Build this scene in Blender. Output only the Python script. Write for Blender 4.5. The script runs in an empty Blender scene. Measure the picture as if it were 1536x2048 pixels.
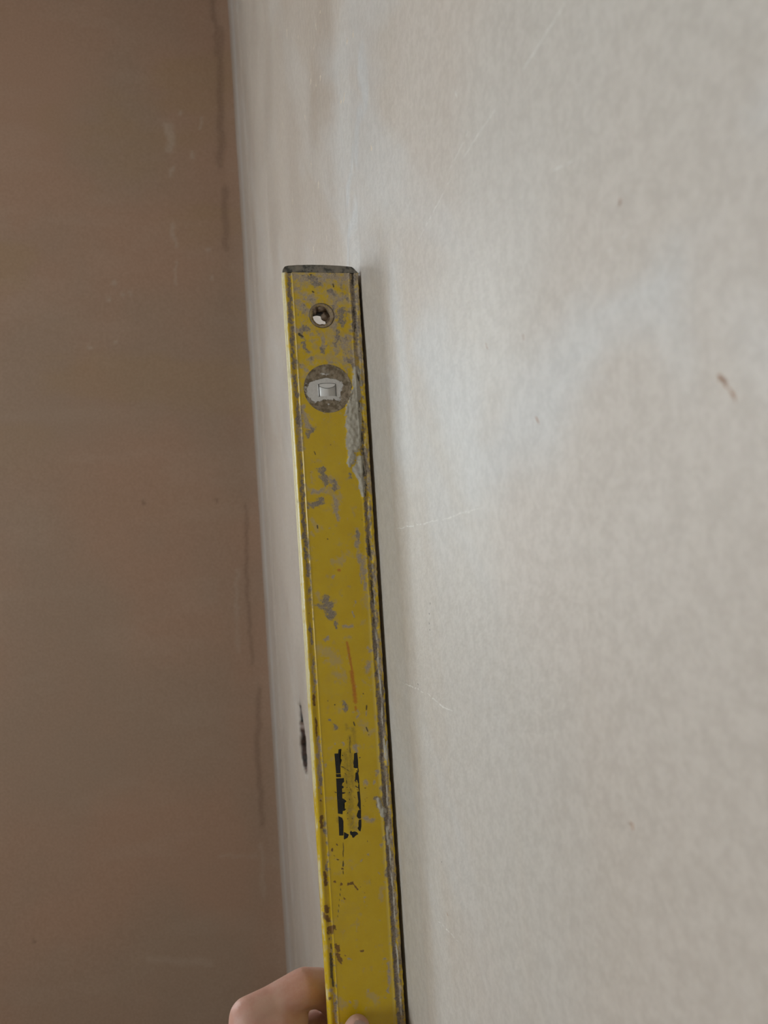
import bpy, bmesh, math, random
import numpy as np
from mathutils import Vector, Matrix

random.seed(7); rng = np.random.default_rng(7)
scene = bpy.context.scene
COL = scene.collection

# ------------------------------------------------------------------ camera
F_PX = 1538.0                       # focal length in pixels of the 1536 x 2048 frame
YAW, PITCH, ROLL = math.radians(13.0), math.radians(1.127), math.radians(-3.671)
CAM = Vector((-0.12606, 0.0, 1.25))
_fw = Vector((math.sin(YAW)*math.cos(PITCH), math.cos(YAW)*math.cos(PITCH), math.sin(PITCH)))
_rt = Vector((math.cos(YAW), -math.sin(YAW), 0.0))
_up = _rt.cross(_fw)
RT = _rt*math.cos(ROLL) + _up*math.sin(ROLL)
UP = -_rt*math.sin(ROLL) + _up*math.cos(ROLL)
cam_data = bpy.data.cameras.new('camera')
cam = bpy.data.objects.new('camera', cam_data); COL.objects.link(cam)
cam.matrix_world = Matrix(((RT.x, UP.x, -_fw.x, CAM.x), (RT.y, UP.y, -_fw.y, CAM.y), (RT.z, UP.z, -_fw.z, CAM.z), (0, 0, 0, 1)))
cam_data.sensor_fit = 'VERTICAL'; cam_data.sensor_height = 36.0
cam_data.lens = F_PX/2048.0*36.0
cam_data.clip_start = 0.01
cam_data.dof.use_dof = True
cam_data.dof.focus_distance = 0.60
cam_data.dof.aperture_fstop = 11.0
scene.camera = cam

# ------------------------------------------------------------------ daylight
world = bpy.data.worlds.new('overcast_sky'); scene.world = world
world.use_nodes = True
bg = world.node_tree.nodes['Background']
bg.inputs['Color'].default_value = (0.90, 0.97, 1.0, 1)
bg.inputs['Strength'].default_value = 6.0

ROOM_X0, ROOM_Y0, ROOM_Y1, ROOM_H = -2.90, -2.40, 1.864, 2.65
WX0, WX1, WZ0, WZ1 = -1.42, -0.80, 0.95, 2.05                 # window in the far wall, left of the picture
VY0, VY1, VZ0, VZ1 = -1.05, 0.40, 0.80, 2.10                  # unseen window added opposite the level as fill light
def portal(name, w, h, loc, rot):
    p = bpy.data.lights.new(name, 'AREA'); p.shape = 'RECTANGLE'; p.size = w; p.size_y = h
    p.cycles.is_portal = True
    o = bpy.data.objects.new(name, p); COL.objects.link(o); o.location = loc; o.rotation_euler = rot
portal('window_portal', WX1-WX0, WZ1-WZ0, ((WX0+WX1)/2, ROOM_Y1+.10, (WZ0+WZ1)/2), (-math.pi/2, 0, 0))
portal('window_portal', VY1-VY0, VZ1-VZ0, (ROOM_X0-.10, (VY0+VY1)/2, (VZ0+VZ1)/2), (math.pi/2, 0, -math.pi/2))

scene.view_settings.view_transform = 'Standard'
scene.view_settings.look = 'None'
scene.view_settings.gamma = 1.0
scene.view_settings.use_curve_mapping = False
scene.view_settings.exposure = 1.0
scene.cycles.max_bounces = 6; scene.cycles.diffuse_bounces = 3; scene.cycles.glossy_bounces = 2
scene.cycles.adaptive_threshold = 0.06
scene.cycles.caustics_reflective = False; scene.cycles.caustics_refractive = False

# ------------------------------------------------------------------ helpers
def ray(px, py): return _fw + RT*((px-768.0)/F_PX) + UP*((1024.0-py)/F_PX)
def at_y(px, py, Y): d = ray(px, py); return CAM + d*((Y-CAM.y)/d.y)
def at_x(px, py, X=0.0): d = ray(px, py); return CAM + d*((X-CAM.x)/d.x)

def tag(o, label=None, cat=None, kind=None, group=None):
    if label: o['label'] = label
    if cat: o['category'] = cat
    if kind: o['kind'] = kind
    if group: o['group'] = group
    return o

def link(name, mesh, mat=None, parent=None, smooth=True):
    o = bpy.data.objects.new(name, mesh); COL.objects.link(o)
    if mat: mesh.materials.append(mat)
    if parent: o.parent = parent
    if smooth: mesh.polygons.foreach_set('use_smooth', [True]*len(mesh.polygons))
    return o

def from_bm(name, bm, mat=None, parent=None, smooth=True):
    bmesh.ops.recalc_face_normals(bm, faces=bm.faces)
    me = bpy.data.meshes.new(name); bm.to_mesh(me); bm.free()
    return link(name, me, mat, parent, smooth)

def box(bm, lo, hi):
    r = bmesh.ops.create_cube(bm, size=1.0)
    for v in r['verts']:
        v.co = Vector(((lo[i]+hi[i])/2 + v.co[i]*(hi[i]-lo[i]) for i in range(3)))
    return r['verts']

def grid_mesh(name, us, vs, fn):
    """a grid of points fn(U, V) -> (n, m, 3)"""
    U, V = np.meshgrid(us, vs, indexing='ij')
    co = fn(U, V).reshape(-1, 3)
    n, m = len(us), len(vs)
    i, j = np.meshgrid(np.arange(n-1), np.arange(m-1), indexing='ij')
    a = (i*m+j).ravel()
    faces = np.stack([a, a+m, a+m+1, a+1], 1)
    me = bpy.data.meshes.new(name)
    me.from_pydata(co.tolist(), [], faces.tolist()); me.update()
    return me

def vnoise(x, y, seed=0):
    """smooth value noise in [-1, 1]"""
    r = np.random.default_rng(seed); T = r.uniform(-1, 1, (256, 256))
    xi, yi = np.floor(x).astype(int), np.floor(y).astype(int)
    fx, fy = x-xi, y-yi
    fx = fx*fx*(3-2*fx); fy = fy*fy*(3-2*fy)
    g = lambda a, b: T[a % 256, b % 256]
    return (g(xi, yi)*(1-fx)+g(xi+1, yi)*fx)*(1-fy) + (g(xi, yi+1)*(1-fx)+g(xi+1, yi+1)*fx)*fy

def fnoise(x, y, seed=0, octaves=4):
    return sum(vnoise(x*2**k, y*2**k, seed+k)*0.5**k for k in range(octaves))

def attr(me, name, values):
    a = me.attributes.new(name, 'FLOAT', 'POINT')
    a.data.foreach_set('value', np.asarray(values, dtype=np.float32).ravel())

# ---- node helpers
class NT:
    def __init__(self, name):
        self.mat = bpy.data.materials.new(name); self.mat.use_nodes = True
        self.t = self.mat.node_tree; self.n = self.t.nodes
        self.b = self.n['Principled BSDF']
        self.tc = self.n.new('ShaderNodeTexCoord')
    def new(self, typ, **kw):
        x = self.n.new(typ)
        for k, v in kw.items(): setattr(x, k, v)
        return x
    def wire(self, a, b): self.t.links.new(a, b)
    def put(self, sock, v):
        if hasattr(v, 'is_output') or isinstance(v, bpy.types.NodeSocket): self.wire(v, sock)
        elif isinstance(v, (tuple, list)) and len(v) == 3 and sock.type == 'RGBA': sock.default_value = (*v, 1)
        else: sock.default_value = v
    def math(self, op, a, b=0.0, clamp=False):
        m = self.new('ShaderNodeMath', operation=op, use_clamp=clamp)
        self.put(m.inputs[0], a); self.put(m.inputs[1], b); return m.outputs[0]
    def coords(self, scale=(1, 1, 1), rot=(0, 0, 0)):
        m = self.new('ShaderNodeMapping'); self.wire(self.tc.outputs['Object'], m.inputs['Vector'])
        m.inputs['Scale'].default_value = scale; m.inputs['Rotation'].default_value = rot
        return m.outputs[0]
    def noise(self, scale, detail=3.0, rough=0.55, vec=None, dist=0.0):
        x = self.new('ShaderNodeTexNoise')
        self.wire(vec if vec else self.tc.outputs['Object'], x.inputs['Vector'])
        x.inputs['Scale'].default_value = scale; x.inputs['Detail'].default_value = detail
        x.inputs['Roughness'].default_value = rough; x.inputs['Distortion'].default_value = dist
        return x.outputs['Fac']
    def span(self, v, lo, hi, a=0.0, b=1.0, smooth=True):
        m = self.new('ShaderNodeMapRange', interpolation_type='SMOOTHSTEP' if smooth else 'LINEAR')
        self.put(m.inputs[0], v)
        for k, q in zip((1, 2, 3, 4), (lo, hi, a, b)): m.inputs[k].default_value = q
        return m.outputs[0]
    def mix(self, fac, a, b, blend='MIX'):
        m = self.new('ShaderNodeMix', data_type='RGBA', blend_type=blend)
        self.put(m.inputs[0], fac); self.put(m.inputs[6], a); self.put(m.inputs[7], b)
        return m.outputs[2]
    def attr(self, name):
        a = self.new('ShaderNodeAttribute', attribute_name=name); return a.outputs['Fac']
    def bump(self, h, strength=0.3, dist=0.001):
        b = self.new('ShaderNodeBump'); b.inputs['Strength'].default_value = strength; b.inputs['Distance'].default_value = dist
        self.wire(h, b.inputs['Height']); self.wire(b.outputs[0], self.b.inputs['Normal'])
    def done(self, color, rough=0.6, spec=0.5):
        self.put(self.b.inputs['Base Color'], color); self.put(self.b.inputs['Roughness'], rough)
        self.b.inputs['Specular IOR Level'].default_value = spec
        return self.mat

def lines(P, Q, segs, warp=0.0, seed=0, scale=30.0):
    """max over drawn lines of (1 - distance / width) at wall points (P, Q), outlines pushed about by noise"""
    if warp:
        P, Q = P+warp*fnoise(P*scale, Q*scale, seed, 3), Q+warp*fnoise(P*scale+40, Q*scale+17, seed+5, 3)
    f = np.full(P.shape, -9.0)
    for (a, b, w) in segs:
        vx, vy = b[0]-a[0], b[1]-a[1]
        t = np.clip(((P-a[0])*vx+(Q-a[1])*vy)/max(vx*vx+vy*vy, 1e-12), 0, 1)
        f = np.maximum(f, 1-np.hypot(P-a[0]-t*vx, Q-a[1]-t*vy)/w)
    return f
def sm(x, lo, hi):
    t = np.clip((x-lo)/(hi-lo), 0, 1); return t*t*(3-2*t)

def wseg(x1, y1, x2, y2, w):                 # a mark on the right-hand wall
    a, b = at_x(x1, y1), at_x(x2, y2); return ((a.y, a.z), (b.y, b.z), w)
def bseg(x1, y1, x2, y2, w):                 # a mark on the far wall
    a, b = at_y(x1, y1, ROOM_Y1), at_y(x2, y2, ROOM_Y1); return ((a.x, a.z), (b.x, b.z), w)

# ------------------------------------------------------------------ plaster materials
def plaster_right():
    m = NT('dry_skim_plaster')
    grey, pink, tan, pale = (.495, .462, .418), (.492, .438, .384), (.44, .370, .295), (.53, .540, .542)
    med, fine = m.noise(130.0, 2, .6), m.noise(460.0, 2, .6)
    c = m.mix(m.attr('pinkish'), grey, pink)
    c = m.mix(m.attr('streak'), c, tan)
    c = m.mix(m.attr('browner'), c, (.375, .310, .250))
    c = m.mix(m.attr('sheen_and_pale'), c, pale)  # painted sheen, plus the pale corner line and ridge
    v = m.math('ADD', m.math('MULTIPLY', med, .55), m.math('MULTIPLY', fine, .45))
    c = m.mix(.115, c, m.mix(m.span(v, .36, .64), (.20, .185, .165), (.82, .79, .75)))
    # bare brown backing inside the broken hole
    rawc = m.mix(m.span(m.noise(55.0, 2), .42, .58), (.060, .030, .022), (.012, .013, .011))
    c = m.mix(m.span(m.attr('hole'), .04, .30), c, m.mix(m.attr('chip'), rawc, (.26, .19, .155)))
    m.bump(fine, .20, .0010)
    return m.done(c, m.attr('gloss'), .42)

def plaster_back():
    m = NT('damp_skim_plaster')
    fine = m.noise(260.0, 2, .6)
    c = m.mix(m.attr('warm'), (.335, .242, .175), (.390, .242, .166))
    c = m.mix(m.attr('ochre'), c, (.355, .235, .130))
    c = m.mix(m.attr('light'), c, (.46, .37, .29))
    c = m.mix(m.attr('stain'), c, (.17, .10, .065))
    c = m.mix(.09, c, m.mix(m.span(fine, .3, .7), (.08, .06, .04), (.60, .48, .38)))
    m.bump(fine, .12, .0010)
    return m.done(c, .58, .35)

def plain(name, col, rough=.6, var=.12, scale=40.0, spec=.4, metal=0.0):
    m = NT(name)
    n = m.noise(scale, 4, .6)
    c = m.mix(m.span(n, .3, .7), tuple(v*(1-var) for v in col), tuple(min(1, v*(1+var)) for v in col))
    m.b.inputs['Metallic'].default_value = metal
    return m.done(c, rough, spec)

M_RIGHT, M_BACK = plaster_right(), plaster_back()
M_PLASTER = plain('skim_plaster', (.46, .385, .325), .6, .10, 6.0)
M_CEIL = plain('ceiling_plaster', (.55, .48, .42), .7, .08, 4.0)
M_FLOOR = plain('chipboard_floor', (.36, .27, .19), .75, .25, 90.0)
M_FRAME = plain('white_plastic_frame', (.80, .80, .79), .35, .03, 20.0)

# ------------------------------------------------------------------ the room
LEVEL_Y, LEVEL_GAP, LEVEL_W, LEVEL_T = 0.5699, 0.0027, 0.058, 0.024
LEVEL_TOP = 1.25 + 0.1948

def axis(*spans):
    pts = []
    for a, b, s in spans: pts += list(np.linspace(a, b, max(2, int(round((b-a)/s))+1))[:-1])
    pts.append(spans[-1][1]); return np.array(pts)

HOLE = at_x(600, 1472)               # left flank of the broken patch seen beside the level
def right_wall(Y, Z):
    x = 0.0007*fnoise(Y*3.1, Z*3.3, 3, 3)*np.clip((np.abs(Y-.575)-.02)/.1, 0, 1)     # plaster is never flat
    # the proud ridge that the top of the level rides on, feathered out upwards
    wob = .004*vnoise(Z*30, Z*0+3.3, 9)
    up = np.clip((Z-(LEVEL_TOP-.06))/.07, 0, 1)*np.clip((LEVEL_TOP+.19-Z)/.19, 0, 1)
    x -= .0024*up*np.exp(-((Y-.600-wob)/.011)**2)
    x += .0018*up*np.exp(-((Y-.577-wob)/.007)**2)
    x -= .0013*np.exp(-((Z-LEVEL_TOP+.01)/.035)**2)*np.exp(-((Y-.570)/.035)**2)
    # rounded internal angle
    x -= .0035*np.clip((Y-1.560)/.033, 0, 1)**2
    # the broken hole
    r = np.hypot((Y-(HOLE.y-.036))/.052, (Z-(HOLE.z-.004))/.054)
    r = r + .22*fnoise(Y*38, Z*38, 21, 3)
    k = np.clip((1.02-r)/.07, 0, 1); k = k*k*(3-2*k)
    right_wall.k = k
    x += k*(.016+.006*fnoise(Y*60, Z*60, 33, 2))
    return np.stack([x, Y, Z], -1)
ys = axis((ROOM_Y0, .10, .05), (.10, .50, .008), (.50, .66, .002), (.66, HOLE.y-.10, .008), (HOLE.y-.10, HOLE.y+.04, .0016), (HOLE.y+.04, 1.555, .008), (1.555, ROOM_Y1, .003))
zs = axis((0, .60, .04), (.60, HOLE.z-.06, .010), (HOLE.z-.06, HOLE.z+.06, .0016), (HOLE.z+.06, LEVEL_TOP-.10, .008), (LEVEL_TOP-.10, LEVEL_TOP+.22, .004), (LEVEL_TOP+.22, ROOM_H, .02))
me = grid_mesh('wall_right', ys, zs, right_wall); me.flip_normals()
Yg, Zg = np.meshgrid(ys, zs, indexing='ij')
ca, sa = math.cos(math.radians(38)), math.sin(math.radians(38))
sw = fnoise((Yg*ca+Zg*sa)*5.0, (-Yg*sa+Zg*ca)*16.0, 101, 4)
attr(me, 'hole', right_wall.k)
attr(me, 'chip', sm(lines(Yg, Zg, [((HOLE.y+.004, HOLE.z+.022), (HOLE.y-.002, HOLE.z+.010), .010), ((HOLE.y-.014, HOLE.z-.040), (HOLE.y-.022, HOLE.z-.046), .008)], .004, 141, 60.0), 0, .5))
attr(me, 'pinkish', sm(fnoise(Yg*5.0, Zg*4.0, 103, 4), -.5, .7))
attr(me, 'streak', .35*sm(fnoise(Yg*34.0, Zg*3.0, 105, 4), .0, .9)*sm(Yg, .15, .5))
attr(me, 'browner', .75*sm(Yg+.02*fnoise(Yg*9, Zg*7.0, 107, 3), .59, .66))  # browner tone from behind the level on towards the corner
painted_sheen = np.maximum(.42*sm(sw, .05, 1.0), .60*sm(lines(Yg, Zg, [wseg(800, 600, 815, 830, .025), wseg(1000, 800, 1220, 690, .022), wseg(1400, 340, 1536, 250, .012), wseg(860, 760, 1000, 800, .02)], .03, 109, 14.0), -.6, 1.0))  # bluish-white sky sheen painted in as paler colour patches
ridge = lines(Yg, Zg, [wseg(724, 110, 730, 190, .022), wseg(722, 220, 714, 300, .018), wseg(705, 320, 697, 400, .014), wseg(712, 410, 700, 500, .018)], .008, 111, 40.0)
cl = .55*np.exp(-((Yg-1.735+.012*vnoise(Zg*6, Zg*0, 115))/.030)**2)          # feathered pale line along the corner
attr(me, 'sheen_and_pale', np.maximum(np.maximum(painted_sheen*(1-.6*sm(Yg, .62, .75)), cl), .8*sm(ridge, .0, .9)))
attr(me, 'gloss', .50+.10*fnoise(Yg*11, Zg*9, 113, 3))
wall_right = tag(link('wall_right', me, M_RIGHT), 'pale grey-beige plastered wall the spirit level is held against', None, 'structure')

M_SCRATCH = plain('bright_scratched_plaster', (.62, .60, .56), .6, .15, 300.0)
M_NICK = plain('tan_plaster_nick', (.62, .54, .44), .6, .15, 300.0)
M_BNICK = plain('brown_backing_nick', (.34, .21, .14), .7, .3, 300.0)
M_DOT = plain('dark_pinhole', (.05, .045, .04), .8, .2, 300.0)
def wall_mark(name, pts, w, mat, seed, broken=0.0):
    """a shallow scratch or nick following the wall: a sliver a tenth of a millimetre proud"""
    rr = np.random.default_rng(seed); bm = bmesh.new()
    for (x1, y1), (x2, y2) in zip(pts, pts[1:]):
        a, b = at_x(x1, y1), at_x(x2, y2); L = (b-a).length; n = max(6, int(L/.0035))
        d = (b-a).normalized(); q = Vector((0, -d.z, d.y)); prev = None; off = 0.0
        for k in range(n+1):
            t = k/n; off = .7*off+.25*w*rr.normal()
            p = a+(b-a)*t+q*off
            hw = w*.5*min(1, 4*t+.05, 4*(1-t)+.05)*rr.uniform(.6, 1.25)
            r = []
            for sg in (-1, 0, 1):
                c = p+q*(hw*sg)
                X = right_wall(np.array([c.y]), np.array([c.z]))[0, 0]
                r.append(bm.verts.new((X-(.00014 if sg == 0 else -.00005), c.y, c.z)))
            if prev and rr.uniform() > broken:
                bm.faces.new((prev[0], prev[1], r[1], r[0])); bm.faces.new((prev[1], prev[2], r[2], r[1]))
            prev = r
    return from_bm(name, bm, mat, wall_right)
for k, (pts, w, br) in enumerate(((((1140, -10), (1030, 165)), .0008, .25), (((1005, 195), (925, 320)), .0007, .12), (((905, 352), (838, 478)), .0007, .18),
        (((790, 1058), (880, 1040), (965, 1012)), .0011, .10), (((800, 1364), (850, 1385), (905, 1425)), .0012, .15), (((1095, 345), (1155, 315)), .0006, .4),
        (((863, 1210), (872, 1310)), .0011, .55), (((872, 1840), (915, 1882)), .0009, .3), (((912, 182), (916, 196)), .0010, .2), (((955, 230), (900, 340)), .0005, .6), (((1205, 510), (1262, 460)), .0005, .55))):
    wall_mark('scratch', pts, w, M_SCRATCH, 300+k, br)
for k, (x, y) in enumerate(((640, 20), (632, 45), (628, 88), (597, 70), (706, 60), (694, 75), (640, 150), (621, 150), (632, 165), (688, 190), (682, 200), (566, 245), (609, 230),
           (622, 322), (636, 362), (585, 395), (574, 60), (742, 290), (654, 470), (626, 490))):
    wall_mark('plaster_nick', ((x, y), (x+random.uniform(-1, 2), y+random.uniform(6, 20))), random.uniform(.004, .008), M_NICK, 340+k)
for k, (x1, y1, x2, y2, w) in enumerate(((1256, 1643, 1263, 1663, .0022), (1043, 668, 1047, 678, .0010), (970, 685, 974, 700, .0010), (1068, 832, 1076, 848, .0012), (1440, 742, 1455, 775, .0020), (1455, 775, 1472, 806, .0012), (893, 1824, 895, 1832, .0016), (1239, 395, 1240, 412, .0016))):
    wall_mark('brown_nick', ((x1, y1), (x2, y2)), w, M_BNICK, 370+k)
for k, (x, y) in enumerate(((857, 1226), (835, 1367), (859, 1205), (857, 1245), (858, 1258), (1257, 1646), (882, 1722))):
    wall_mark('pinhole', ((x, y), (x+.6, y+3.5)), .0011, M_DOT, 390+k)

def back_wall(X, Z):
    y = ROOM_Y1 + 0.0015*fnoise(X*2.3, Z*2.6, 5, 3) - .004*np.clip((X+.04)/.04, 0, 1)**2
    return np.stack([X, y, Z], -1)
xs, zs2 = axis((ROOM_X0, WX0, .1), (WX0, WX1, .1), (WX1, -.70, .05), (-.70, 0.03, .0042)), axis((0, .20, .02), (.20, WZ0, .0065), (WZ0, WZ1, .0065), (WZ1, 2.58, .0065), (2.58, ROOM_H, .02))
me = grid_mesh('wall_back', xs, zs2, back_wall)
Xg, Zg = np.meshgrid(xs, zs2, indexing='ij')
attr(me, 'warm', .15+.7*sm(fnoise(Xg*4.0, Zg*3.6, 201, 4), -.8, .9))
attr(me, 'ochre', .5*sm(fnoise(Xg*3.5+9, Zg*8.0, 203, 4), .15, .9)*sm(Zg, 1.2, 1.8))
light = .55*sm(lines(Xg, Zg, [bseg(338, 250, 340, 300, .016), bseg(362, 224, 363, 230, .006), bseg(380, 308, 383, 318, .007), bseg(345, 450, 352, 490, .010),
    bseg(349, 520, 349, 570, .005), bseg(398, 262, 404, 240, .006), bseg(348, 335, 341, 350, .006)], .006, 205, 40.0), 0, .9)
light = np.maximum(light, .55*sm(lines(Xg, Zg, [bseg(228, 565, 230, 568, .007), bseg(246, 588, 248, 592, .006), bseg(261, 586, 263, 592, .006), bseg(216, 600, 217, 601, .006),
    bseg(416, 501, 420, 500, .008), bseg(421, 555, 422, 558, .006), bseg(178, 696, 180, 697, .009), bseg(232, 685, 233, 686, .006), bseg(471, 1213, 476, 1214, .007)], .003, 207, 80.0), 0, .8))
light = np.maximum(light, .28*sm(lines(Xg, Zg, [bseg(470, 1140, 474, 1300, .008), bseg(520, 1690, 526, 1790, .008), bseg(440, 1712, 510, 1713, .008), bseg(300, 1920, 420, 1930, .014)], .006, 209, 25.0), 0, .8))
light = np.maximum(light, .10*sm(fnoise(Xg*6.0, Zg*20.0, 211, 4), .2, 1.0))
attr(me, 'light', light)
stain = .40*sm(lines(Xg, Zg, [bseg(424, 0, 432, 110, .010), bseg(438, 60, 441, 330, .014), bseg(449, 380, 455, 500, .012), bseg(488, 1010, 505, 1330, .007), bseg(515, 1380, 523, 1650, .010)], .006, 213, 25.0), 0, .8)
stain = np.maximum(stain, .6*sm(lines(Xg, Zg, [bseg(286, 1004, 288, 1006, .006), bseg(68, 1882, 69, 1884, .006), bseg(433, 1000, 434, 1002, .006)]), 0, .7))
attr(me, 'stain', stain)
bm = bmesh.new(); bm.from_mesh(me)                       # cut the window opening
bmesh.ops.delete(bm, geom=[f for f in bm.faces if WX0 < f.calc_center_median().x < WX1 and WZ0 < f.calc_center_median().z < WZ1], context='FACES_ONLY')
bm.to_mesh(me); bm.free()
wall_back = tag(link('wall_back', me, M_BACK), 'dark brown damp plaster wall in shade left of the corner', None, 'structure')

def slab(name, lo, hi, mat, label):
    bm = bmesh.new(); box(bm, lo, hi)
    return tag(from_bm(name, bm, mat, smooth=False), label, None, 'structure')
slab('floor', (ROOM_X0, ROOM_Y0, -.05), (.02, ROOM_Y1+.02, 0), M_FLOOR, 'bare chipboard floor of the room')
slab('ceiling', (ROOM_X0, ROOM_Y0, ROOM_H), (.02, ROOM_Y1+.02, ROOM_H+.05), M_CEIL, 'plastered ceiling of the room')
slab('wall_front', (ROOM_X0, ROOM_Y0-.05, 0), (.02, ROOM_Y0, ROOM_H), M_PLASTER, 'plastered wall behind the camera')
bm = bmesh.new()
xl0, xl1 = ROOM_X0-.14, ROOM_X0
box(bm, (xl0, ROOM_Y0, 0), (xl1, VY0, ROOM_H)); box(bm, (xl0, VY1, 0), (xl1, ROOM_Y1+.02, ROOM_H))
box(bm, (xl0, VY0, 0), (xl1, VY1, VZ0)); box(bm, (xl0, VY0, VZ1), (xl1, VY1, ROOM_H))
tag(from_bm('wall_left', bm, M_PLASTER, smooth=False), 'plastered wall with an added fill window opposite the spirit level', None, 'structure')

mg = bpy.data.materials.new('window_glass'); mg.use_nodes = True
nt = mg.node_tree; nt.nodes.clear()
go = nt.nodes.new('ShaderNodeOutputMaterial'); gt = nt.nodes.new('ShaderNodeBsdfTransparent'); gg = nt.nodes.new('ShaderNodeBsdfGlossy'); gm = nt.nodes.new('ShaderNodeMixShader')
gg.inputs['Roughness'].default_value = .02; gm.inputs[0].default_value = .06
nt.links.new(gt.outputs[0], gm.inputs[1]); nt.links.new(gg.outputs[0], gm.inputs[2]); nt.links.new(gm.outputs[0], go.inputs[0])
def window(name, label, loc, rotz, w, h):
    """built along local +x (width) and +z, the room on the -y side"""
    win = bpy.data.objects.new(name, None); COL.objects.link(win); win.location = loc; win.rotation_euler = (0, 0, rotz)
    tag(win, label, None, 'structure')
    for lo, hi in (((0, -.03, 0), (w, .03, .05)), ((0, -.03, h-.05), (w, .03, h)), ((0, -.03, .05), (.05, .03, h-.05)), ((w-.05, -.03, .05), (w, .03, h-.05)), ((w/2-.025, -.03, .05), (w/2+.025, .03, h-.05))):
        bm = bmesh.new(); box(bm, lo, hi); from_bm('window_frame', bm, M_FRAME, win, False)
    for x0, x1 in ((.05, w/2-.025), (w/2+.025, w-.05)):
        bm = bmesh.new(); box(bm, (x0, -.003, .05), (x1, .003, h-.05)); from_bm('pane', bm, mg, win, False)
    bm = bmesh.new(); box(bm, (-.02, -.14, -.03), (w+.02, -.031, -.001)); from_bm('window_sill', bm, M_FRAME, win, False)
window('window_1', 'white framed window in the far wall, left of the picture', (WX0, ROOM_Y1+.07, WZ0), 0, WX1-WX0, WZ1-WZ0)
window('fill_window', 'white framed unseen window added opposite the level for fill light', (ROOM_X0-.07, VY0, VZ0), math.pi/2, VY1-VY0, VZ1-VZ0)  # no such window in view, added to fill the shaded faces

# ------------------------------------------------------------------ the spirit level
LEN = 1.200
level = bpy.data.objects.new('spirit_level', None); COL.objects.link(level)
level.location = (-LEVEL_GAP-LEVEL_W, LEVEL_Y, LEVEL_TOP-LEN)
tag(level, 'worn yellow spirit level smeared with plaster, held upright against the wall', 'spirit level')
# local axes of the level: x across the face (0 left .. 58 mm right), y into the depth (0 front .. 24 mm), z up from the foot
def face_mm(px, py):
    p = at_y(px, py, LEVEL_Y); return ((p.x-level.location.x)*1000, (LEVEL_TOP-p.z)*1000)     # mm from the left edge, mm below the top

# marks on the face: (zoom origin x, y, zoom factor) then lines (x1, y1, x2, y2, radius)
MARKS = {k: [] for k in ('grime', 'pale', 'haze', 'rust', 'orange', 'dark', 'crust', 'smudge')}
def marks(ox, oy, s, **kw):
    for k, rows in kw.items():
        for x1, y1, x2, y2, r in rows:
            a, b = face_mm(ox+x1/s, oy+y1/s), face_mm(ox+x2/s, oy+y2/s)
            MARKS[k].append((*a, *b, r/s/2.72))
marks(540, 500, 5.85,
  pale=[(300,325,640,350,70),(640,320,1000,330,105),(960,400,1010,1000,60),(1010,1000,1050,1300,45),(330,610,420,720,60),(420,560,520,590,50),(620,980,630,1120,42),(870,1060,960,1200,40),
        (730,520,880,560,70),(370,1360,420,1400,45),(760,640,740,900,60),(960,1250,990,1350,40),(500,620,470,760,40),(380,1820,420,2040,40)],
  grime=[(480,320,560,400,48),(830,720,840,850,58),(790,950,780,1060,38),(370,990,380,1000,42),(380,1090,440,1190,24),(620,1160,625,1170,42),(225,330,240,850,26),(255,900,275,1380,24),
         (980,480,1000,900,36),(300,1440,330,2040,22),(460,930,360,920,30),(930,1280,1010,1400,25),(700,480,760,520,30)],
  haze=[(300,480,420,520,60),(560,1250,900,1280,60),(820,1000,900,1300,70),(700,600,900,640,60)],
  dark=[(465,288,485,288,8),(495,485,510,490,12),(740,400,745,430,10),(1000,870,990,960,8),(340,980,380,1010,14)],
  crust=[(1020,1400,1010,1720,55),(1000,1740,950,1900,60),(950,1900,960,2048,62),(960,1650,900,1900,16)])
marks(550, 800, 5.85,
  crust=[(900,60,910,560,85),(960,60,950,520,75),(900,560,890,720,52),(870,740,880,775,22),(950,800,1000,900,52),(1005,900,1030,1040,48),(1020,1040,1025,1120,24),(1000,690,1020,820,48)],
  pale=[(340,190,390,300,50),(280,240,310,600,38),(640,920,730,1010,34),(455,1080,590,1050,36),(700,1150,720,1290,44),(720,1250,755,1390,28),(960,1500,965,1700,36),(1000,1800,1050,2030,44),(950,1640,960,1720,40),(1070,560,1100,1000,30)],
  grime=[(380,405,440,330,34),(320,880,345,1650,26),(550,830,590,980,44),(400,1235,540,1180,42),(1040,560,1060,860,45),(1060,1150,1100,1500,30),(1090,1500,1130,2040,36),(690,960,700,1040,26),(350,1700,385,2040,20),(960,1520,970,1640,20),(880,880,890,890,24)],
  haze=[(430,1390,500,1520,30),(420,1560,440,1590,22),(700,1900,800,1860,50),(640,1060,760,1160,60),(360,1000,420,1060,30),(440,830,440,960,30)],
  dark=[(650,525,651,525,9),(450,548,452,552,6),(460,600,475,640,6),(465,730,467,732,5),(410,850,420,848,4),(980,130,990,135,7),(1025,240,1030,260,6),(1015,420,1025,450,8),(1040,840,1055,860,6),(1070,990,1075,1010,7),(615,1625,617,1627,8),(1018,1403,1019,1404,8),(495,1470,500,1500,9)],
  orange=[(738,1990,752,1985,20)])
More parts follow.
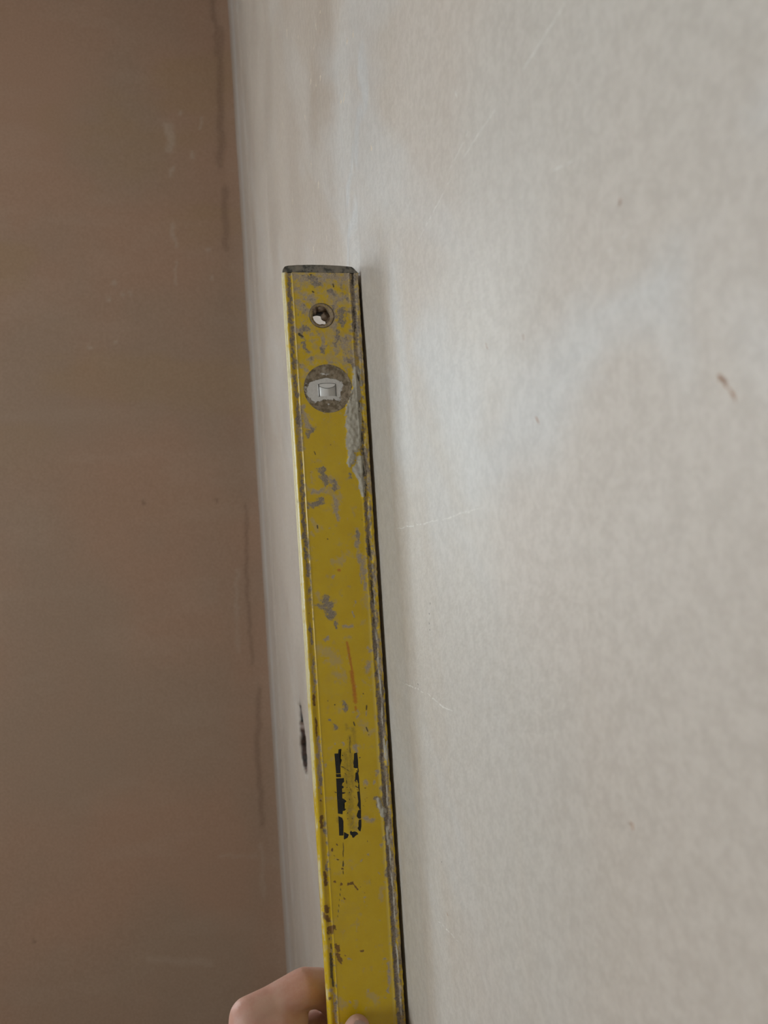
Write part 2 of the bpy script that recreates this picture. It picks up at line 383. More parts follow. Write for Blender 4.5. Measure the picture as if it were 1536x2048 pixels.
marks(560, 1130, 5.85,
  grime=[(545,430,570,480,78),(430,480,500,490,34),(560,540,610,600,56),(655,680,665,720,17),(735,1605,775,1695,38),(580,1800,590,1810,30),(640,1880,650,1910,24),(350,680,370,930,18),(1075,0,1100,500,26),(1090,500,1130,960,24),(1120,960,1180,1480,34),(1180,1480,1200,2048,44)],
  pale=[(760,730,850,730,28),(630,130,620,160,16),(890,430,880,470,15),(860,560,855,600,11),(970,620,975,622,12),(520,880,570,840,16),(1040,960,1050,1010,26),(1030,1150,1030,1220,44),(400,1180,400,1480,26),(900,1720,910,1770,18),(990,150,1000,280,26),(950,100,955,180,18),(1010,1720,1010,1760,18),(480,795,482,800,9)],
  haze=[(450,980,620,1060,90),(560,1120,690,1130,60),(640,1280,730,1300,55),(1000,350,1010,480,50),(780,850,830,850,35),(440,330,460,400,40),(940,1850,1060,1950,60)],
  orange=[(785,905,830,1150,22),(825,1120,850,1270,16),(840,1250,885,1600,34),(885,1660,890,1700,20),(680,60,700,65,20)],
  rust=[(395,1530,400,1640,18),(425,1790,432,2000,13)],
  dark=[(640,1635,642,1636,11),(975,1505,976,1506,9),(558,1588,560,1592,8),(1015,1645,1012,1690,9),(868,1855,875,1880,9),(1010,1900,1030,1950,9),(365,475,366,476,6),(340,565,341,566,6)])
marks(580, 1400, 5.85,
  pale=[(325,450,345,800,24),(345,800,370,1100,22),(520,498,525,500,15),(615,515,625,540,20),(760,545,765,580,34),(880,960,885,975,32),(870,1370,950,1420,36),(1000,960,990,980,30),(1020,830,1030,860,30),(1070,1690,1075,1720,26),(840,1870,850,1860,16),(910,1805,918,1815,15),(400,750,410,780,14)],
  grime=[(1060,0,1090,700,50),(1090,700,1130,1350,46),(1020,1170,1060,1300,44),(1130,1350,1160,2048,40)],
  crust=[(1130,480,1140,760,16),(1040,1180,1090,1350,34),(1140,1500,1150,1680,22),(1060,1240,1120,1300,26)],
  rust=[(370,1370,372,1490,24),(500,1742,505,1750,13),(540,1698,550,1702,9),(520,1830,522,1832,9),(565,1865,568,1868,7),(405,2020,400,2048,20),(600,1975,615,1978,10),(360,1180,380,1190,8)],
  dark=[(625,1640,628,1900,2.6),(628,1900,622,2048,2.6),(905,1650,906,1660,6),(700,430,705,620,6),(745,260,755,300,9),(370,1100,375,1110,8),(920,405,925,410,6),(870,1030,905,1035,3),(870,1060,905,1055,3),(870,1170,905,1145,3),(880,1185,905,1190,3),(850,1230,880,1260,3)])
marks(580, 1400, 5.85, smudge=[(640,640,700,900,70),(700,640,740,1000,50),(660,900,720,1250,75),(690,1250,740,1500,60),(700,430,700,600,30),(740,330,760,520,35),(660,300,670,330,30),(560,1380,600,1500,30)],
  dark=[(640,800,690,830,4),(660,940,665,980,5),(700,1020,720,1070,4),(735,690,745,760,5),(640,850,660,880,4),(650,640,700,650,3),(780,830,800,845,8),(770,1010,800,1030,7),(760,940,775,960,7),(660,460,690,470,4),(740,1120,770,1160,3),(690,1150,700,1175,4),(780,1045,800,1060,5)])
marks(580, 1700, 5.885,
  rust=[(412,270,424,420,20),(425,680,430,740,36),(400,760,450,830,36),(470,930,490,960,42),(510,905,540,930,28),(440,970,450,1000,20),(545,1120,570,1180,30),(560,1240,600,1290,34),(690,400,740,385,22),(750,410,800,465,13),(640,560,650,575,14),(835,1185,860,1190,17),(600,405,602,420,15),(515,380,525,385,16),(650,1245,655,1250,12),(460,1745,470,1755,22),(590,1320,600,1340,16),(618,215,622,225,12),(500,5,505,8,12),(460,1050,465,1060,12)],
  dark=[(480,1230,495,1500,18),(500,1500,512,1610,13),(484,1110,488,1170,7),(625,0,622,200,3),(600,430,560,800,2.6),(880,505,882,510,7),(550,112,570,118,6),(520,65,525,70,6),(955,355,956,356,5),(828,435,829,436,6)],
  pale=[(460,1630,500,1660,32),(1060,825,1068,832,14),(1030,285,1050,295,13),(885,610,895,560,12),(1105,1285,1125,1295,15),(690,1290,720,1300,14),(1095,380,1100,385,14),(690,1780,700,1790,14),(1165,1330,1170,1700,12),(520,1700,540,2040,22)],
  haze=[(580,1780,640,1840,62),(960,1720,1000,1780,75),(1090,450,1075,600,30),(1170,1310,1170,1650,30)],
  grime=[(1180,0,1230,900,38),(1220,900,1260,1500,42),(1260,1500,1300,2048,40)])

VS = None
def field(kind, U, V, base=None):
    f = np.full(U.shape, -1.0) if base is None else base
    for x1, y1, x2, y2, r in MARKS[kind]:
        r = max(r, .22)
        vx, vy = x2-x1, y2-y1
        lo, hi = min(y1, y2)-3*r-1, max(y1, y2)+3*r+1
        rows = np.where((VS > lo-2) & (VS < hi+2))[0]
        if not len(rows): continue
        sl = slice(rows[0], rows[-1]+1)
        u, v = U[:, sl], V[:, sl]
        t = np.clip(((u-x1)*vx+(v-y1)*vy)/max(vx*vx+vy*vy, 1e-9), 0, 1)
        d = np.hypot(u-x1-t*vx, v-y1-t*vy)
        f[:, sl] = np.maximum(f[:, sl], np.clip(1-d/r, -1, 1))
    return f

# cross-section, in mm: round the loop from the front face over the right side, the back and the left side
GL0, GL1, GR0, GR1 = 3.5, 7.6, 51.0, 55.2
def front_depth(a):
    d = np.zeros_like(a)
    for g0, g1 in ((GL0, GL1), (GR0, GR1)):
        t = np.clip(np.minimum(a-g0, g1-a)/.8, 0, 1); d += .9*t*t*(3-2*t)
    d += .25*((a > GL1) & (a < GR0))*np.clip(np.minimum(a-GL1, GR0-a)/1.0, 0, 1)
    R = .9
    k = np.clip(1-(LEVEL_W*1000-a)/R, 0, 1)
    d = d + R*(1-np.sqrt(np.clip(1-k*k, 0, 1)))
    c = np.clip(2.3-a, 0, 2.3)                             # eased left edge
    return d + .55*c + .18*c*c
Wm, Tm = LEVEL_W*1000, LEVEL_T*1000
fa = np.concatenate([[0, .25, .55, .9, 1.25, 1.6, 1.95, 2.3], np.linspace(2.6, 7.2, 8), [7.45, 7.6, 7.75, 7.9, 8.05, 8.25, 8.5], np.linspace(9.0, 55.8, 70), [56.4, 56.9, 57.2, 57.45, 57.7, 57.85, 57.95, 58]])
prof = [(a, d) for a, d in zip(fa, front_depth(fa))]
nf = len(prof)
prof += [(Wm, y) for y in (3, 6, 12, 18, 21, 22.7)]
ba = np.concatenate([[57.6], np.linspace(56.0, 3.6, 40), [2.4]])
prof += [(a, Tm) for a in ba]
prof += [(.09*(y-2.5), y) for y in (23.2, 20, 17, 14, 11, 8, 5, 3.4, 2.9)]
prof = np.array(prof); npf = len(prof)
vs = np.concatenate([np.arange(0, 560, .75), np.arange(560, LEN*1000-8, 12), [LEN*1000]])
VS = vs
Uf, Vf = np.meshgrid(prof[:, 0], vs, indexing='ij')
Df = np.repeat(prof[:, 1][:, None], len(vs), 1)
isfront = np.zeros(Uf.shape, bool); isfront[:nf] = True
WU = Uf+1.25*fnoise(Uf*.30, Vf*.30, 41, 4); WV = Vf+1.4*fnoise(Uf*.30+30, Vf*.30, 45, 4)
A = {k: np.where(isfront, field(k, *((Uf, Vf) if k in ('dark', 'orange', 'smudge') else (Uf*.6+WU*.4, Vf*.6+WV*.4) if k in ('rust', 'crust') else (WU, WV))), -1.0) for k in MARKS}
top = np.clip((125-Vf)/60, 0, 1)
A['haze'] = np.where(isfront, np.maximum(A['haze'], -.6+.8*top+.8*fnoise(Uf*.14, Vf*.14, 47, 4)), -1)
A['pale'] = np.where(isfront, np.maximum(A['pale'], -1.15+.85*top+.95*fnoise(Uf*.16+50, Vf*.16, 49, 4)), -1)
A['grime'] = np.where(isfront, np.maximum(A['grime'], -1.5+.85*top+.95*fnoise(Uf*.2+20, Vf*.2, 53, 4)), -1)
# grooves and the wall-side flange collect dirt all along
gr_noise = fnoise(Uf*.25, Vf*.045, 51, 4)
inl = np.clip(1-np.abs(Uf-6.3)/1.6, -1, 1); inr = np.clip(1-np.abs(Uf-53.4)/2.6, -1, 1)
A['grime'] = np.maximum(A['grime'], np.where(isfront, np.minimum(inl, -.12+.9*gr_noise), -1))
A['grime'] = np.maximum(A['grime'], np.where(isfront, np.minimum(inr, .30+.9*fnoise(Uf*.3, Vf*.03, 61, 4)), -1))
fl = np.clip((Uf-54.6)/1.0, -1, 1)
A['pale'] = np.maximum(A['pale'], np.where(isfront, np.minimum(fl, .15+.8*fnoise(Uf*.3, Vf*.06, 71, 4)), -1))
A['pale'] = np.where(isfront, A['pale'], np.where(Df > 21, -.2, np.where(Uf > 50, .35, -1))+0*Uf)
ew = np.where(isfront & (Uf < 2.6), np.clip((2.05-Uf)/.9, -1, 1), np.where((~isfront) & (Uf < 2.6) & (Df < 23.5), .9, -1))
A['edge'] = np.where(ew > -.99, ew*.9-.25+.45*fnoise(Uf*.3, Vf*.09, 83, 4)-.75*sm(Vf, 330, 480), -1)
A['pale'] = np.maximum(A['pale'], np.where(isfront, np.minimum(np.minimum(np.clip((Uf-51.3)/.8, -1, 1), np.clip((57.0-Uf)/.8, -1, 1)), .65*sm(Vf, 200, 320)-.1+.6*fnoise(Uf*.3, Vf*.05, 73, 4)), -1))
A['ridge'] = np.where(isfront, np.maximum(np.clip(1-np.abs(Uf-7.85)/.45, -1, 1)*(.75+.3*gr_noise), np.clip(1-np.abs(Uf-49.6)/1.6, -1, 1)*sm(Vf, 150, 300)*.8), -1)  # paler yellow along the ridges, their edge highlight painted in
gdk = np.clip(1-np.abs(Uf-53.0-.6*vnoise(Vf*.05, Vf*0+5, 89))/.9, -1, 1)  # crevice darkness of the right groove, put into the colour
A['dark'] = np.maximum(A['dark'], np.where(isfront, np.minimum(gdk, -.15+1.0*fnoise(Uf*.5, Vf*.10, 99, 4))-.55*sm(Vf, 300, 400), -1))
crust_h = np.clip(A['crust']*1.6+.35*fnoise(Uf*.35, Vf*.35, 81, 3), 0, 1)
rough_r = np.where(isfront & (Uf > 50.5), np.clip(.5+fnoise(Uf*.6, Vf*.25, 85, 3), 0, 1.3), 0)   # lumpy plaster on the wall-side flange
bead = np.exp(-((Uf-54.4-.5*fnoise(Vf*.04, Vf*0+2, 87, 3))/.55)**2)*np.clip(.6+fnoise(Uf*.5, Vf*.12, 88, 3), 0, 1)*np.clip((Vf-150)/60, 0, 1)
A['crust'] = np.where(isfront, np.maximum(A['crust'], np.where(bead > .25, bead*.9-.15, -1)), -1)
Dd = Df - np.where(isfront, crust_h*(.85+.45*fnoise(Uf*.5, Vf*.5, 91, 3)) + .45*rough_r + .9*bead, 0)
# the edges are dented: little chips along the left edge and a ragged wall-side edge
Uu = Uf.copy()
Uu += np.where(isfront & (Uf > 57), .28*np.clip(fnoise(Vf*.35, Vf*0+1, 95, 3)-.2, -1, 1), 0)
Uu += np.where(isfront & (Uf < 1), .16*np.clip(fnoise(Vf*.5, Vf*0+7, 97, 2)-.35, 0, 1), 0)
co = np.stack([Uu/1000, Dd/1000, LEN-Vf/1000], -1)

HOLE_C = face_mm(643.5, 631); HOLE_R = 6.6
VIAL_C = face_mm(656, 777); VIAL_R = 18.3
m_ = len(vs)
ii, jj = np.meshgrid(np.arange(npf), np.arange(m_-1), indexing='ij')
i2 = (ii+1) % npf
quads = np.stack([ii*m_+jj, ii*m_+jj+1, i2*m_+jj+1, i2*m_+jj], -1).reshape(-1, 4)
flat = co.reshape(-1, 3)
cen = flat[quads].mean(1)*1000
cv = LEN*1000-cen[:, 2]
onb = (cen[:, 1] < 2.5) | (cen[:, 1] > Tm-.5)
hole_d = np.hypot(cen[:, 0]-HOLE_C[0], cv-HOLE_C[1])
vial_d = np.hypot(cen[:, 0]-VIAL_C[0], cv-VIAL_C[1])
keep = ~(onb & ((hole_d < HOLE_R+1.2) | (vial_d < VIAL_R-.6)))
quads = quads[keep]
me = bpy.data.meshes.new('body'); me.from_pydata(flat.tolist(), [], quads.tolist()); me.update()
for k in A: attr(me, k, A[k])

def level_paint():
    m = NT('worn_yellow_paint')
    n1, n2, n3 = m.noise(260.0, 4, .65), m.noise(900.0, 3, .6), m.noise(60.0, 4, .6)
    yel = m.mix(m.span(n3, .3, .7), (.570, .380, .010), (.600, .412, .016))
    yel = m.mix(m.math('MULTIPLY', m.span(m.noise(28.0, 4, .6), .52, .75), .22), yel, (.40, .30, .10))
    yel = m.mix(m.math('MULTIPLY', m.span(n2, .60, .80), .30), yel, (.30, .22, .06))
    edge = m.math('ADD', m.math('MULTIPLY', m.math('SUBTRACT', n1, .5), 3.0), m.math('MULTIPLY', m.math('SUBTRACT', n2, .5), 1.0))
    def layer(c, name, col1, col2, lo, hi, amt=1.0, k=1.0):
        f = m.math('ADD', m.attr(name), m.math('MULTIPLY', edge, k))
        fac = m.math('MULTIPLY', m.span(f, lo, hi), amt)
        return m.mix(fac, c, m.mix(m.span(n2, .35, .65), col1, col2)), fac
    yel = m.mix(m.math('MULTIPLY', m.span(m.attr('ridge'), -.1, .8), .40), yel, (.66, .53, .16))
    c, _ = layer(yel, 'haze', (.46, .36, .19), (.42, .34, .22), -.1, .9, .50)
    c, _ = layer(c, 'orange', (.50, .16, .010), (.42, .115, .010), -.1, .9, .85, .4)
    c, _ = layer(c, 'smudge', (.20, .145, .03), (.13, .095, .02), -.3, 1.4, .55, .8)
    c, f1 = layer(c, 'pale', (.43, .360, .285), (.33, .27, .205), -.15, .85, .90)
    c, f2 = layer(c, 'grime', (.32, .270, .215), (.175, .15, .125), -.12, .65, .95)
    c, f3 = layer(c, 'rust', (.175, .075, .030), (.115, .055, .028), 0, .45, .85)
    c, f4 = layer(c, 'crust', (.47, .445, .375), (.40, .37, .30), .0, .25, 1.0, .5)
    c, f5 = layer(c, 'dark', (.045, .035, .02), (.03, .025, .018), -.15, .3, .85, .5)
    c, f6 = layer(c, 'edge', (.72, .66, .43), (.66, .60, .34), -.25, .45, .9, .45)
    dirt = m.math('MAXIMUM', m.math('MAXIMUM', f1, f2), m.math('MAXIMUM', f3, f4))
    m.bump(n1, .25, .0005)
    r = m.span(dirt, 0, 1, .27, .85)
    return m.done(c, r, .45)
M_PAINT = level_paint()
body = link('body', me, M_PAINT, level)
def W(x, y, z): return (x/1000, y/1000, LEN-z/1000)          # level millimetres -> level-local metres

# end caps: a grey plastic plug with clipped corners
M_CAP = NT('dirty_grey_plastic')
_n = M_CAP.noise(300.0, 4, .65)
_c = M_CAP.mix(M_CAP.span(_n, .42, .60), (.050, .052, .046), (.185, .170, .140))
_c = M_CAP.mix(M_CAP.math('MULTIPLY', M_CAP.span(M_CAP.noise(90.0, 3), .48, .62), .8), _c, (.24, .21, .165))
M_CAP.bump(_n, .5, .0006); M_CAP = M_CAP.done(_c, .6, .4)
def end_cap(parent_flip):
    out = [(0.3, .12), (.35, -1.6), (1.0, -3.0), (2.6, -4.3), (5.0, -4.9), (12, -5.5), (22, -5.8), (32, -5.8), (43, -5.4), (50, -5.0), (53.4, -4.6), (55.0, -3.4), (57.0, -1.2), (57.7, -.2), (57.7, .12)]
    bm = bmesh.new()
    rows = []
    for y, ins in ((.55, .45), (.15, 0), (12, -.1), (23.6, 0), (23.9, .4)):
        rows.append([bm.verts.new(W(min(max(x, max(ins, .3+.09*y)+(1.1 if y < .4 else 0)), Wm-ins), y, v+(ins if v < -1 else 0))) for x, v in out])
    for a, b in zip(rows, rows[1:]):
        for k in range(len(out)): bm.faces.new((a[k], a[(k+1) % len(out)], b[(k+1) % len(out)], b[k]))
    bm.faces.new(rows[0]); bm.faces.new(rows[-1])
    o = from_bm('end_cap', bm, M_CAP, level, False)
    if parent_flip:
        o.data.transform(Matrix.Translation((0, 0, LEN)) @ Matrix.Scale(-1, 4, (0, 0, 1))); o.data.flip_normals()
    tag(o, 'dark grey plastic end cap')
    return o
end_cap(False); end_cap(True)
# dark joint under the cap
M_BLACK = plain('black_gap', (.010, .010, .009), .8, .2, 200.0, .2)
bm = bmesh.new(); box(bm, W(2.6, .3, .30), W(57.2, 23.2, .05)); from_bm('cap_joint', bm, M_BLACK, level, False)

# a ring lathe about an axis along the depth of the level
def lathe(name, c, pts, mat, parent, seg=64, jit=0.0, seed=0):
    bm = bmesh.new(); rr = np.random.default_rng(seed); ang = np.linspace(0, 2*math.pi, seg, endpoint=False)
    rows = []
    for r, y, in pts:
        if r < 1e-6: rows.append([bm.verts.new(W(c[0], y, c[1]))])
        else: rows.append([bm.verts.new(W(c[0]+r*(1+jit*rr.normal())*math.cos(t), y+jit*rr.normal()*1.2, c[1]-r*math.sin(t))) for t in ang])
    for a, b in zip(rows, rows[1:]):
        if len(b) == 1:
            for k in range(seg): bm.faces.new((a[k], a[(k+1) % seg], b[0]))
        elif len(a) == 1:
            for k in range(seg): bm.faces.new((a[0], b[k], b[(k+1) % seg]))
        else:
            for k in range(seg): bm.faces.new((a[k], a[(k+1) % seg], b[(k+1) % seg], b[k]))
    return from_bm(name, bm, mat, parent)

def dirty(name, c1, c2, c3, s=260.0, lo=.42, hi=.62):
    m = NT(name); n = m.noise(s, 4, .65)
    c = m.mix(m.span(n, lo, hi), c1, c2)
    c = m.mix(m.math('MULTIPLY', m.span(m.noise(s*.35, 3), .50, .66), .7), c, c3)
    m.bump(n, .6, .0008)
    return m.done(c, .8, .3)
M_BUSH = dirty('plaster_caked_bushing', (.20, .145, .085), (.31, .245, .175), (.36, .28, .13))
M_CLUMP = dirty('dried_plaster_clump', (.10, .065, .04), (.25, .175, .115), (.30, .24, .18))
M_INNER = plain('dark_hollow', (.030, .024, .018), .9, .3, 150.0, .2)
# hanging hole: a bushing with a through sleeve, half blocked by plaster
bush = lathe('hole_bushing', HOLE_C, [(9.25, 1.2), (9.25, .10), (8.9, -.10), (7.6, .35), (6.6, 1.6), (6.3, 4.0), (6.4, 12)], M_BUSH, level, 72, .006, 3)
tag(bush, 'plaster caked round hanging hole')
lathe('bushing_rim', HOLE_C, [(9.55, .40), (9.50, .12), (9.25, .12), (9.22, .40)], M_BLACK, bush, 72)
lathe('sleeve', HOLE_C, [(6.6, 11), (6.7, 24.3), (9, 24.3)], M_INNER, bush, 48)
def lump(name, c, y, rx, ry, rz, mat, parent, seed, amp=.22):
    bm = bmesh.new(); bmesh.ops.create_icosphere(bm, subdivisions=3, radius=1.0)
    for v in bm.verts:
        k = 1+amp*float(fnoise(np.array([v.co.x*2+9]), np.array([v.co.z*2+v.co.y*1.7+5]), seed, 3)[0])
        v.co = Vector(W(c[0]+v.co.x*rx*k, y+v.co.y*ry*k, c[1]-v.co.z*rz*k))
    return from_bm(name, bm, mat, parent)
hx, hz = HOLE_C
lump('plaster_clump', (hx+2.4, hz+.2), 3.6, 2.5, 2.5, 3.4, M_CLUMP, bush, 1)
lump('plaster_clump', (hx+5.6, hz+2.2), 5.0, 2.4, 3.0, 4.6, M_CLUMP, bush, 2)
lump('plaster_clump', (hx-.8, hz-6.3), 3.0, 6.2, 2.4, 2.5, M_CLUMP, bush, 3)
lump('plaster_clump', (hx-5.6, hz-4.6), 2.6, 2.4, 2.4, 3.0, M_CLUMP, bush, 4)
lump('plaster_clump', (hx+1.0, hz+7.4), 5.0, 5.0, 3.0, 1.9, M_CLUMP, bush, 5)

# plumb vial: a round window of clear plastic, caked with plaster round the rim
def vial_face():
    m = NT('caked_vial_plastic')
    n = m.noise(300.0, 4, .68); n2 = m.noise(800.0, 3, .6)
    f = m.math('ADD', m.attr('clear'), m.math('MULTIPLY', m.math('SUBTRACT', n, .5), 1.9))
    cl = m.span(f, .05, .35)
    dirt = m.mix(m.span(n, .40, .60), (.150, .115, .070), (.300, .245, .175))
    dirt = m.mix(m.math('MULTIPLY', m.span(m.noise(120.0, 3), .54, .66), .75), dirt, (.42, .38, .31))
    pl = m.mix(m.span(n2, .3, .7), (.56, .545, .52), (.63, .615, .59))
    c = m.mix(cl, dirt, pl)
    m.bump(m.math('MULTIPLY', m.math('SUBTRACT', 1.0, cl), m.math('ADD', .5, n)), .7, .0010)
    return m.done(c, m.span(cl, 0, 1, .85, .22), .5)
M_VIAL = vial_face()
vx, vz = VIAL_C
bm = bmesh.new(); rows = []
radii = np.concatenate([np.linspace(0, 17.6, 30), [18.05, 18.3, 18.35]])
for r in radii:
    y = .75 if r < 16.5 else .75-.5*(r-16.5)/1.1 if r < 17.6 else (.22 if r < 18.2 else (.10 if r < 18.32 else .9))
    rows.append([bm.verts.new(W(vx, y, vz))] if r == 0 else [bm.verts.new(W(vx+r*math.cos(t), y, vz-r*math.sin(t))) for t in np.linspace(0, 2*math.pi, 96, endpoint=False)])
for a, b in zip(rows, rows[1:]):
    for k in range(96):
        k2 = (k+1) % 96
        bm.faces.new((a[0], b[k], b[k2]) if len(a) == 1 else (a[k], a[k2], b[k2], b[k]))
vial = from_bm('vial_window', bm, M_VIAL, level)
cx = np.array([v.co.x*1000-vx for v in vial.data.vertices]); cz = np.array([(v.co.z-LEN)*1000+vz for v in vial.data.vertices])
# wiped-clean middle: wide towards the left, straight below, ragged above
clear = np.minimum.reduce([1-np.hypot((cx+2.4)/16.0, (cz+.6)/13.5), (cz+9.0+.02*cx*cx)/6, (9.2-cz-.30*np.abs(cx+1))/4, (11.5-cx+.25*cz)/8])
clear = np.maximum(clear, .16-np.hypot((cx+1)/9, (cz-11.0)/2.2)*.3)          # thin pale bars above and below
clear = np.maximum(clear, .14-np.hypot((cx+1)/8, (cz+12.0)/2.0)*.3)
attr(vial.data, 'clear', np.clip(clear*2.2, -1, 1))
tag(vial, 'round plumb vial window caked with plaster')
M_LINE = plain('grey_gauge_line', (.115, .115, .11), .5, .1, 100.0)
M_TUBE = plain('pale_vial_tube', (.62, .61, .59), .18, .04, 80.0, .5)
# tube: a shallow barrel lying across the window
bm = bmesh.new(); N = 14
for x0, x1 in ((vx-7.5, vx+6.4),):
    a, b = [], []
    for k in range(N+1):
        t = math.pi*k/N; dz, dy = 5.0*math.cos(t), .22*math.sin(t)
        a.append(bm.verts.new(W(x0, .85-dy, vz-dz+1.2))); b.append(bm.verts.new(W(x1, .85-dy, vz-dz+1.2)))
    for k in range(N): bm.faces.new((a[k], a[k+1], b[k+1], b[k]))
    bm.faces.new(a); bm.faces.new(b)
tube = from_bm('vial_tube', bm, M_TUBE, vial)
for x in (vx-7.0, vx+6.0):
    bm = bmesh.new(); box(bm, W(x-.28, .50, vz+6.0), W(x+.28, .9, vz-3.6)); from_bm('gauge_line', bm, M_LINE, vial, False)
# bubble: a flattened lens against the top of the tube, with a dark rim
bm = bmesh.new(); bmesh.ops.create_uvsphere(bm, u_segments=32, v_segments=16, radius=1.0)
for v in bm.verts:
    zz = v.co.z*(.9 if v.co.z > 0 else 3.2)
    v.co = Vector(W(vx-.4+v.co.x*6.3, -.05+.60+v.co.y*.2, vz-3.2-zz*.9))
from_bm('bubble', bm, plain('clear_bubble', (.66, .65, .63), .08, .03, 50.0, .6), vial)
bm = bmesh.new(); pr = None; first = None; S = 40
ring = []
for k in range(S):
    t = 2*math.pi*k/S; zz = math.sin(t)*(.9 if math.sin(t) > 0 else 3.2)
    cx0, cz0 = vx-.4+6.3*math.cos(t), vz-3.2-zz*.9
    ring.append([bm.verts.new(W(cx0+ox, .52+oy*.5, cz0+oz)) for ox, oy, oz in ((0, -.22, -.22), (0, -.22, .22), (0, .22, .22), (0, .22, -.22))])
for k in range(S):
    a, b = ring[k], ring[(k+1) % S]
    for q in range(4): bm.faces.new((a[q], a[(q+1) % 4], b[(q+1) % 4], b[q]))
from_bm('bubble_rim', bm, plain('bubble_edge', (.20, .20, .185), .3, .1, 100.0), vial)

# the worn black print: the remains of a logo panel
INK = NT('worn_black_print')
_i = INK.mix(INK.span(INK.noise(700.0, 3), .62, .74), (.010, .011, .011), (.05, .047, .038))
INK = INK.done(_i, .5, .4)
def px4(pts): return [(580+x/5.85, 1400+y/5.85) for x, y in pts]
polys = [
 [(520,628),(566,626),(568,578),(600,572),(604,592),(586,604),(582,650),(584,680),(606,696),(606,716),(592,730),(590,770),(592,860),(540,862)],
 [(537,868),(594,866),(598,905),(542,904)],
 [(540,918),(632,914),(634,960),(612,974),(608,1000),(628,1012),(628,1030),(610,1036),(612,1090),(612,1150),(552,1160)],
 [(552,1160),(612,1150),(640,1165),(664,1186),(640,1206),(622,1222),(624,1250),(630,1270),(660,1276),(640,1296),(618,1300),(616,1338),(562,1330)],
 [(566,1360),(612,1380),(626,1420),(626,1586),(576,1588),(572,1480)],
 [(632,1545),(660,1560),(690,1575),(676,1612),(640,1632),(630,1630)],
 [(750,625),(786,615),(796,700),(800,798),(764,800),(744,790),(748,730),(756,690)],
 [(768,850),(796,842),(806,900),(812,978),(798,980),(784,935),(762,948),(772,910),(780,880)],
 [(786,1075),(816,1066),(820,1130),(828,1200),(830,1280),(816,1286),(800,1250),(786,1236),(800,1190)],
 [(800,1290),(832,1284),(832,1385),(818,1392),(796,1384),(806,1350),(780,1360),(786,1330)],
 [(806,1400),(836,1398),(836,1480),(826,1540),(806,1530),(790,1500),(812,1470),(800,1440)],
 [(600,775),(636,786),(634,794),(602,786)], [(612,1080),(656,1082),(634,1096),(614,1100)], [(520,1072),(545,1080),(545,1090),(522,1080)],
 [(700,1548),(716,1528),(726,1545),(760,1538),(786,1548),(800,1570),(770,1588),(748,1612),(732,1612),(722,1584),(708,1580)],
 [(790,800),(802,800),(806,842),(794,842)], [(800,984),(812,980),(816,1064),(806,1066),(798,1020)],
 [(604,640),(624,648),(616,658)], [(664,570),(676,576),(668,584)], [(660,1020),(674,1018),(670,1030)], [(668,1320),(680,1316),(678,1334)],
 [(670,1385),(684,1390),(676,1400)], [(722,1388),(734,1386),(730,1400)], [(806,672),(828,668),(818,684)], [(690,1075),(704,1082),(694,1092)],
]
bm = bmesh.new()
for p in polys:
    q = []
    for x, y in px4(p):
        u, v = face_mm(x, y)
        q.append(bm.verts.new(W(u, .21, v)))
    try: bm.faces.new(q)
    except ValueError: pass
bmesh.ops.triangulate(bm, faces=bm.faces)
r = bmesh.ops.solidify(bm, geom=bm.faces[:], thickness=-.00006)
logo = from_bm('logo_print', bm, INK, level, False)
tag(logo, 'worn black printed logo panel')

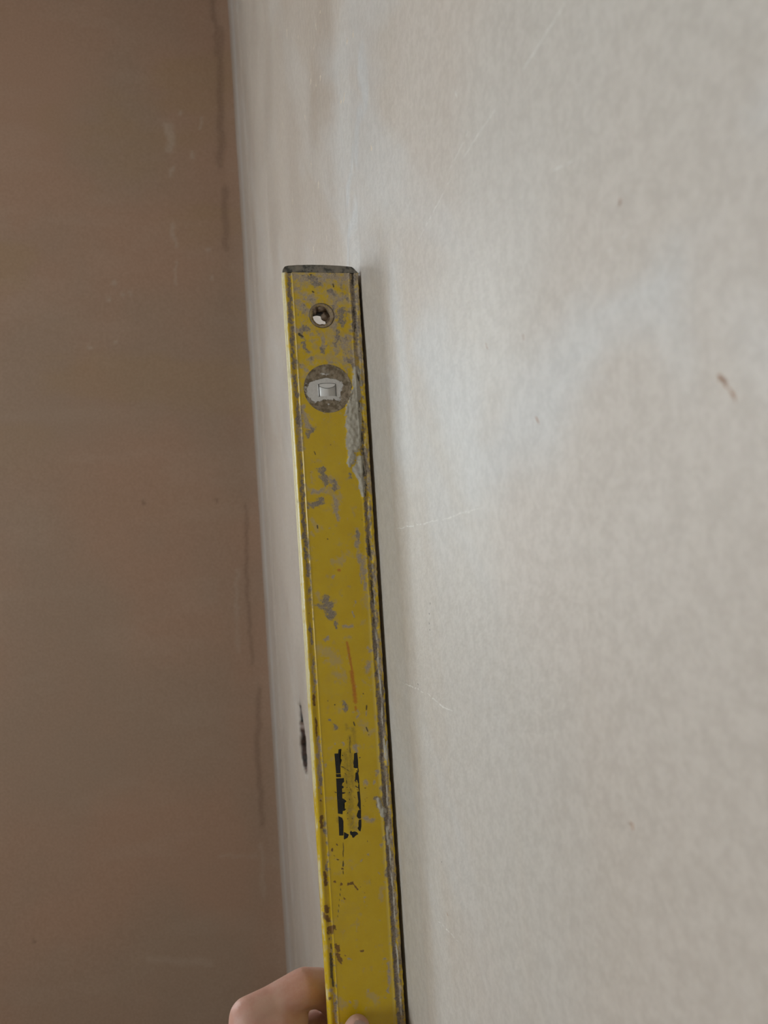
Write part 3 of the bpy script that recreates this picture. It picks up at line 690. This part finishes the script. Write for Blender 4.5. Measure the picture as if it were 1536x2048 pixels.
# ------------------------------------------------------------------ the hand
def skin_mat():
    m = NT('skin')
    c = m.mix(m.span(m.noise(38.0, 3, .5), .35, .65), (.58, .370, .300), (.53, .290, .228))
    c = m.mix(m.math('MULTIPLY', m.span(m.noise(420.0, 3), .4, .7), .18), c, (.60, .42, .34))
    m.bump(m.math('ADD', m.noise(520.0, 3, .6), m.math('MULTIPLY', m.noise(120.0, 3), .8)), .25, .0006)
    m.b.inputs['Subsurface Weight'].default_value = .12
    m.b.inputs['Subsurface Radius'].default_value = (.9, .35, .2); m.b.inputs['Subsurface Scale'].default_value = .006
    return m.done(c, .5, .4)
M_SKIN = skin_mat()
def P(px, py, Y): return np.array(at_y(px, py, Y))
Yf, Yb = LEVEL_Y, LEVEL_Y+LEVEL_T
chains = {
 'index': [(P(497, 2036, .598), 15.5), (P(545, 2010, .604), 14.5), (P(606, 1976, .609), 15.0), (P(640, 1976, .616), 14.8), (P(668, 2004, Yb+.026), 11.0), (P(735, 2024, Yb+.0095), 8.4)],
 'web': [(P(497, 2050, .596), 15.5), (P(555, 2048, .598), 15.0), (P(592, 2040, .604), 10.5)],
 'middle': [(P(480, 2105, .603), 15.0), (P(545, 2095, .612), 13.0), (P(600, 2066, .618), 12.5), (P(636, 2052, .624), 13.0), (P(668, 2066, Yb+.026), 12.0), (P(765, 2100, Yb+.0095), 8.6)],
 'ring': [(P(475, 2170, .602), 14.5), (P(545, 2165, .606), 12.0), (P(630, 2150, .610), 11.0), (P(690, 2165, Yb+.0115), 10.2), (P(758, 2175, Yb+.0092), 8.2)],
 'little': [(P(482, 2232, .598), 13.0), (P(560, 2235, .602), 10.0), (P(640, 2225, .605), 9.4), (P(700, 2235, Yb+.0100), 8.8), (P(745, 2240, Yb+.0082), 7.0)],
 'thumb': [(P(520, 2300, .560), 17.0), (P(560, 2210, .545), 14.5), (P(632, 2180, .5440), 12.2), (P(684, 2128, .5520), 11.2), (P(711, 2066, Yf-.0098), 10.2), (P(715, 2056, Yf-.0092), 9.6)],
 'palm_index': [(P(497, 2036, .600), 15.0), (P(490, 2120, .588), 17.0), (P(475, 2240, .575), 19.0), (P(455, 2380, .560), 20.0)],
 'palm_web': [(P(505, 2056, .596), 14.0), (P(530, 2120, .580), 15.0), (P(545, 2190, .562), 15.0), (P(520, 2300, .556), 17.0)],
 'palm_outer': [(P(475, 2170, .602), 14.5), (P(462, 2280, .590), 18.0), (P(445, 2390, .572), 19.0)],
 'palm_little': [(P(482, 2232, .598), 13.0), (P(470, 2310, .592), 16.0), (P(445, 2400, .580), 17.0)],
 'wrist': [(P(452, 2390, .568), 24.0), (P(430, 2500, .548), 25.0), (P(400, 2640, .515), 27.0), (P(350, 2850, .46), 33.0)],
}
bm = bmesh.new()
def ball(c, r):
    res = bmesh.ops.create_icosphere(bm, subdivisions=2, radius=r/1000)
    for v in res['verts']: v.co += Vector(c)
for name, ch in chains.items():
    for (a, ra), (b, rb) in zip(ch, ch[1:]):
        L = np.linalg.norm(b-a); n = max(2, int(L/(.0035)))
        for k in range(n+1):
            t = k/n; ball(a+(b-a)*t, ra+(rb-ra)*t)
me = bpy.data.meshes.new('hand_tmp'); bm.to_mesh(me); bm.free()
tmp = bpy.data.objects.new('hand_tmp', me); COL.objects.link(tmp)
md = tmp.modifiers.new('r', 'REMESH'); md.mode = 'VOXEL'; md.voxel_size = .0013
ms = tmp.modifiers.new('s', 'SMOOTH'); ms.factor = .5; ms.iterations = 22
dg = bpy.context.evaluated_depsgraph_get()
hm = bpy.data.meshes.new_from_object(tmp.evaluated_get(dg)); hm.name = 'hand'
bpy.data.objects.remove(tmp); bpy.data.meshes.remove(me)
hand = tag(link('hand', hm, M_SKIN), 'bare hand gripping the yellow spirit level at the bottom edge', 'hand')
# thumb nail
M_NAIL = plain('finger_nail', (.60, .42, .35), .3, .05, 200.0, .5)
tc, td = P(715, 2056, Yf-.0092), P(711, 2066, Yf-.0098)
ax = Vector(td-tc).normalized(); nrm = Vector((-.12, -1, .12)); nrm = (nrm-ax*nrm.dot(ax)).normalized(); sd = ax.cross(nrm)
bm = bmesh.new(); rows = []
for i in range(11):
    t = i/10; rows.append([])
    for k in range(13):
        q = (k/12*2-1); w = .0064*(1-.25*(1-t)**3)
        edge = .0016*(q*q)*(1-t)
        p = Vector(tc)+ax*(-.0074+t*.017+edge)+sd*(q*w)+nrm*(.0101*math.sqrt(max(0, 1-(q*.58)**2))-.0018*(1-t)**2-.0006*t)
        rows[-1].append(bm.verts.new(p))
for a, b in zip(rows, rows[1:]):
    for k in range(12): bm.faces.new((a[k], a[k+1], b[k+1], b[k]))
bmesh.ops.solidify(bm, geom=bm.faces[:], thickness=.0005)
from_bm('thumb_nail', bm, M_NAIL, hand)
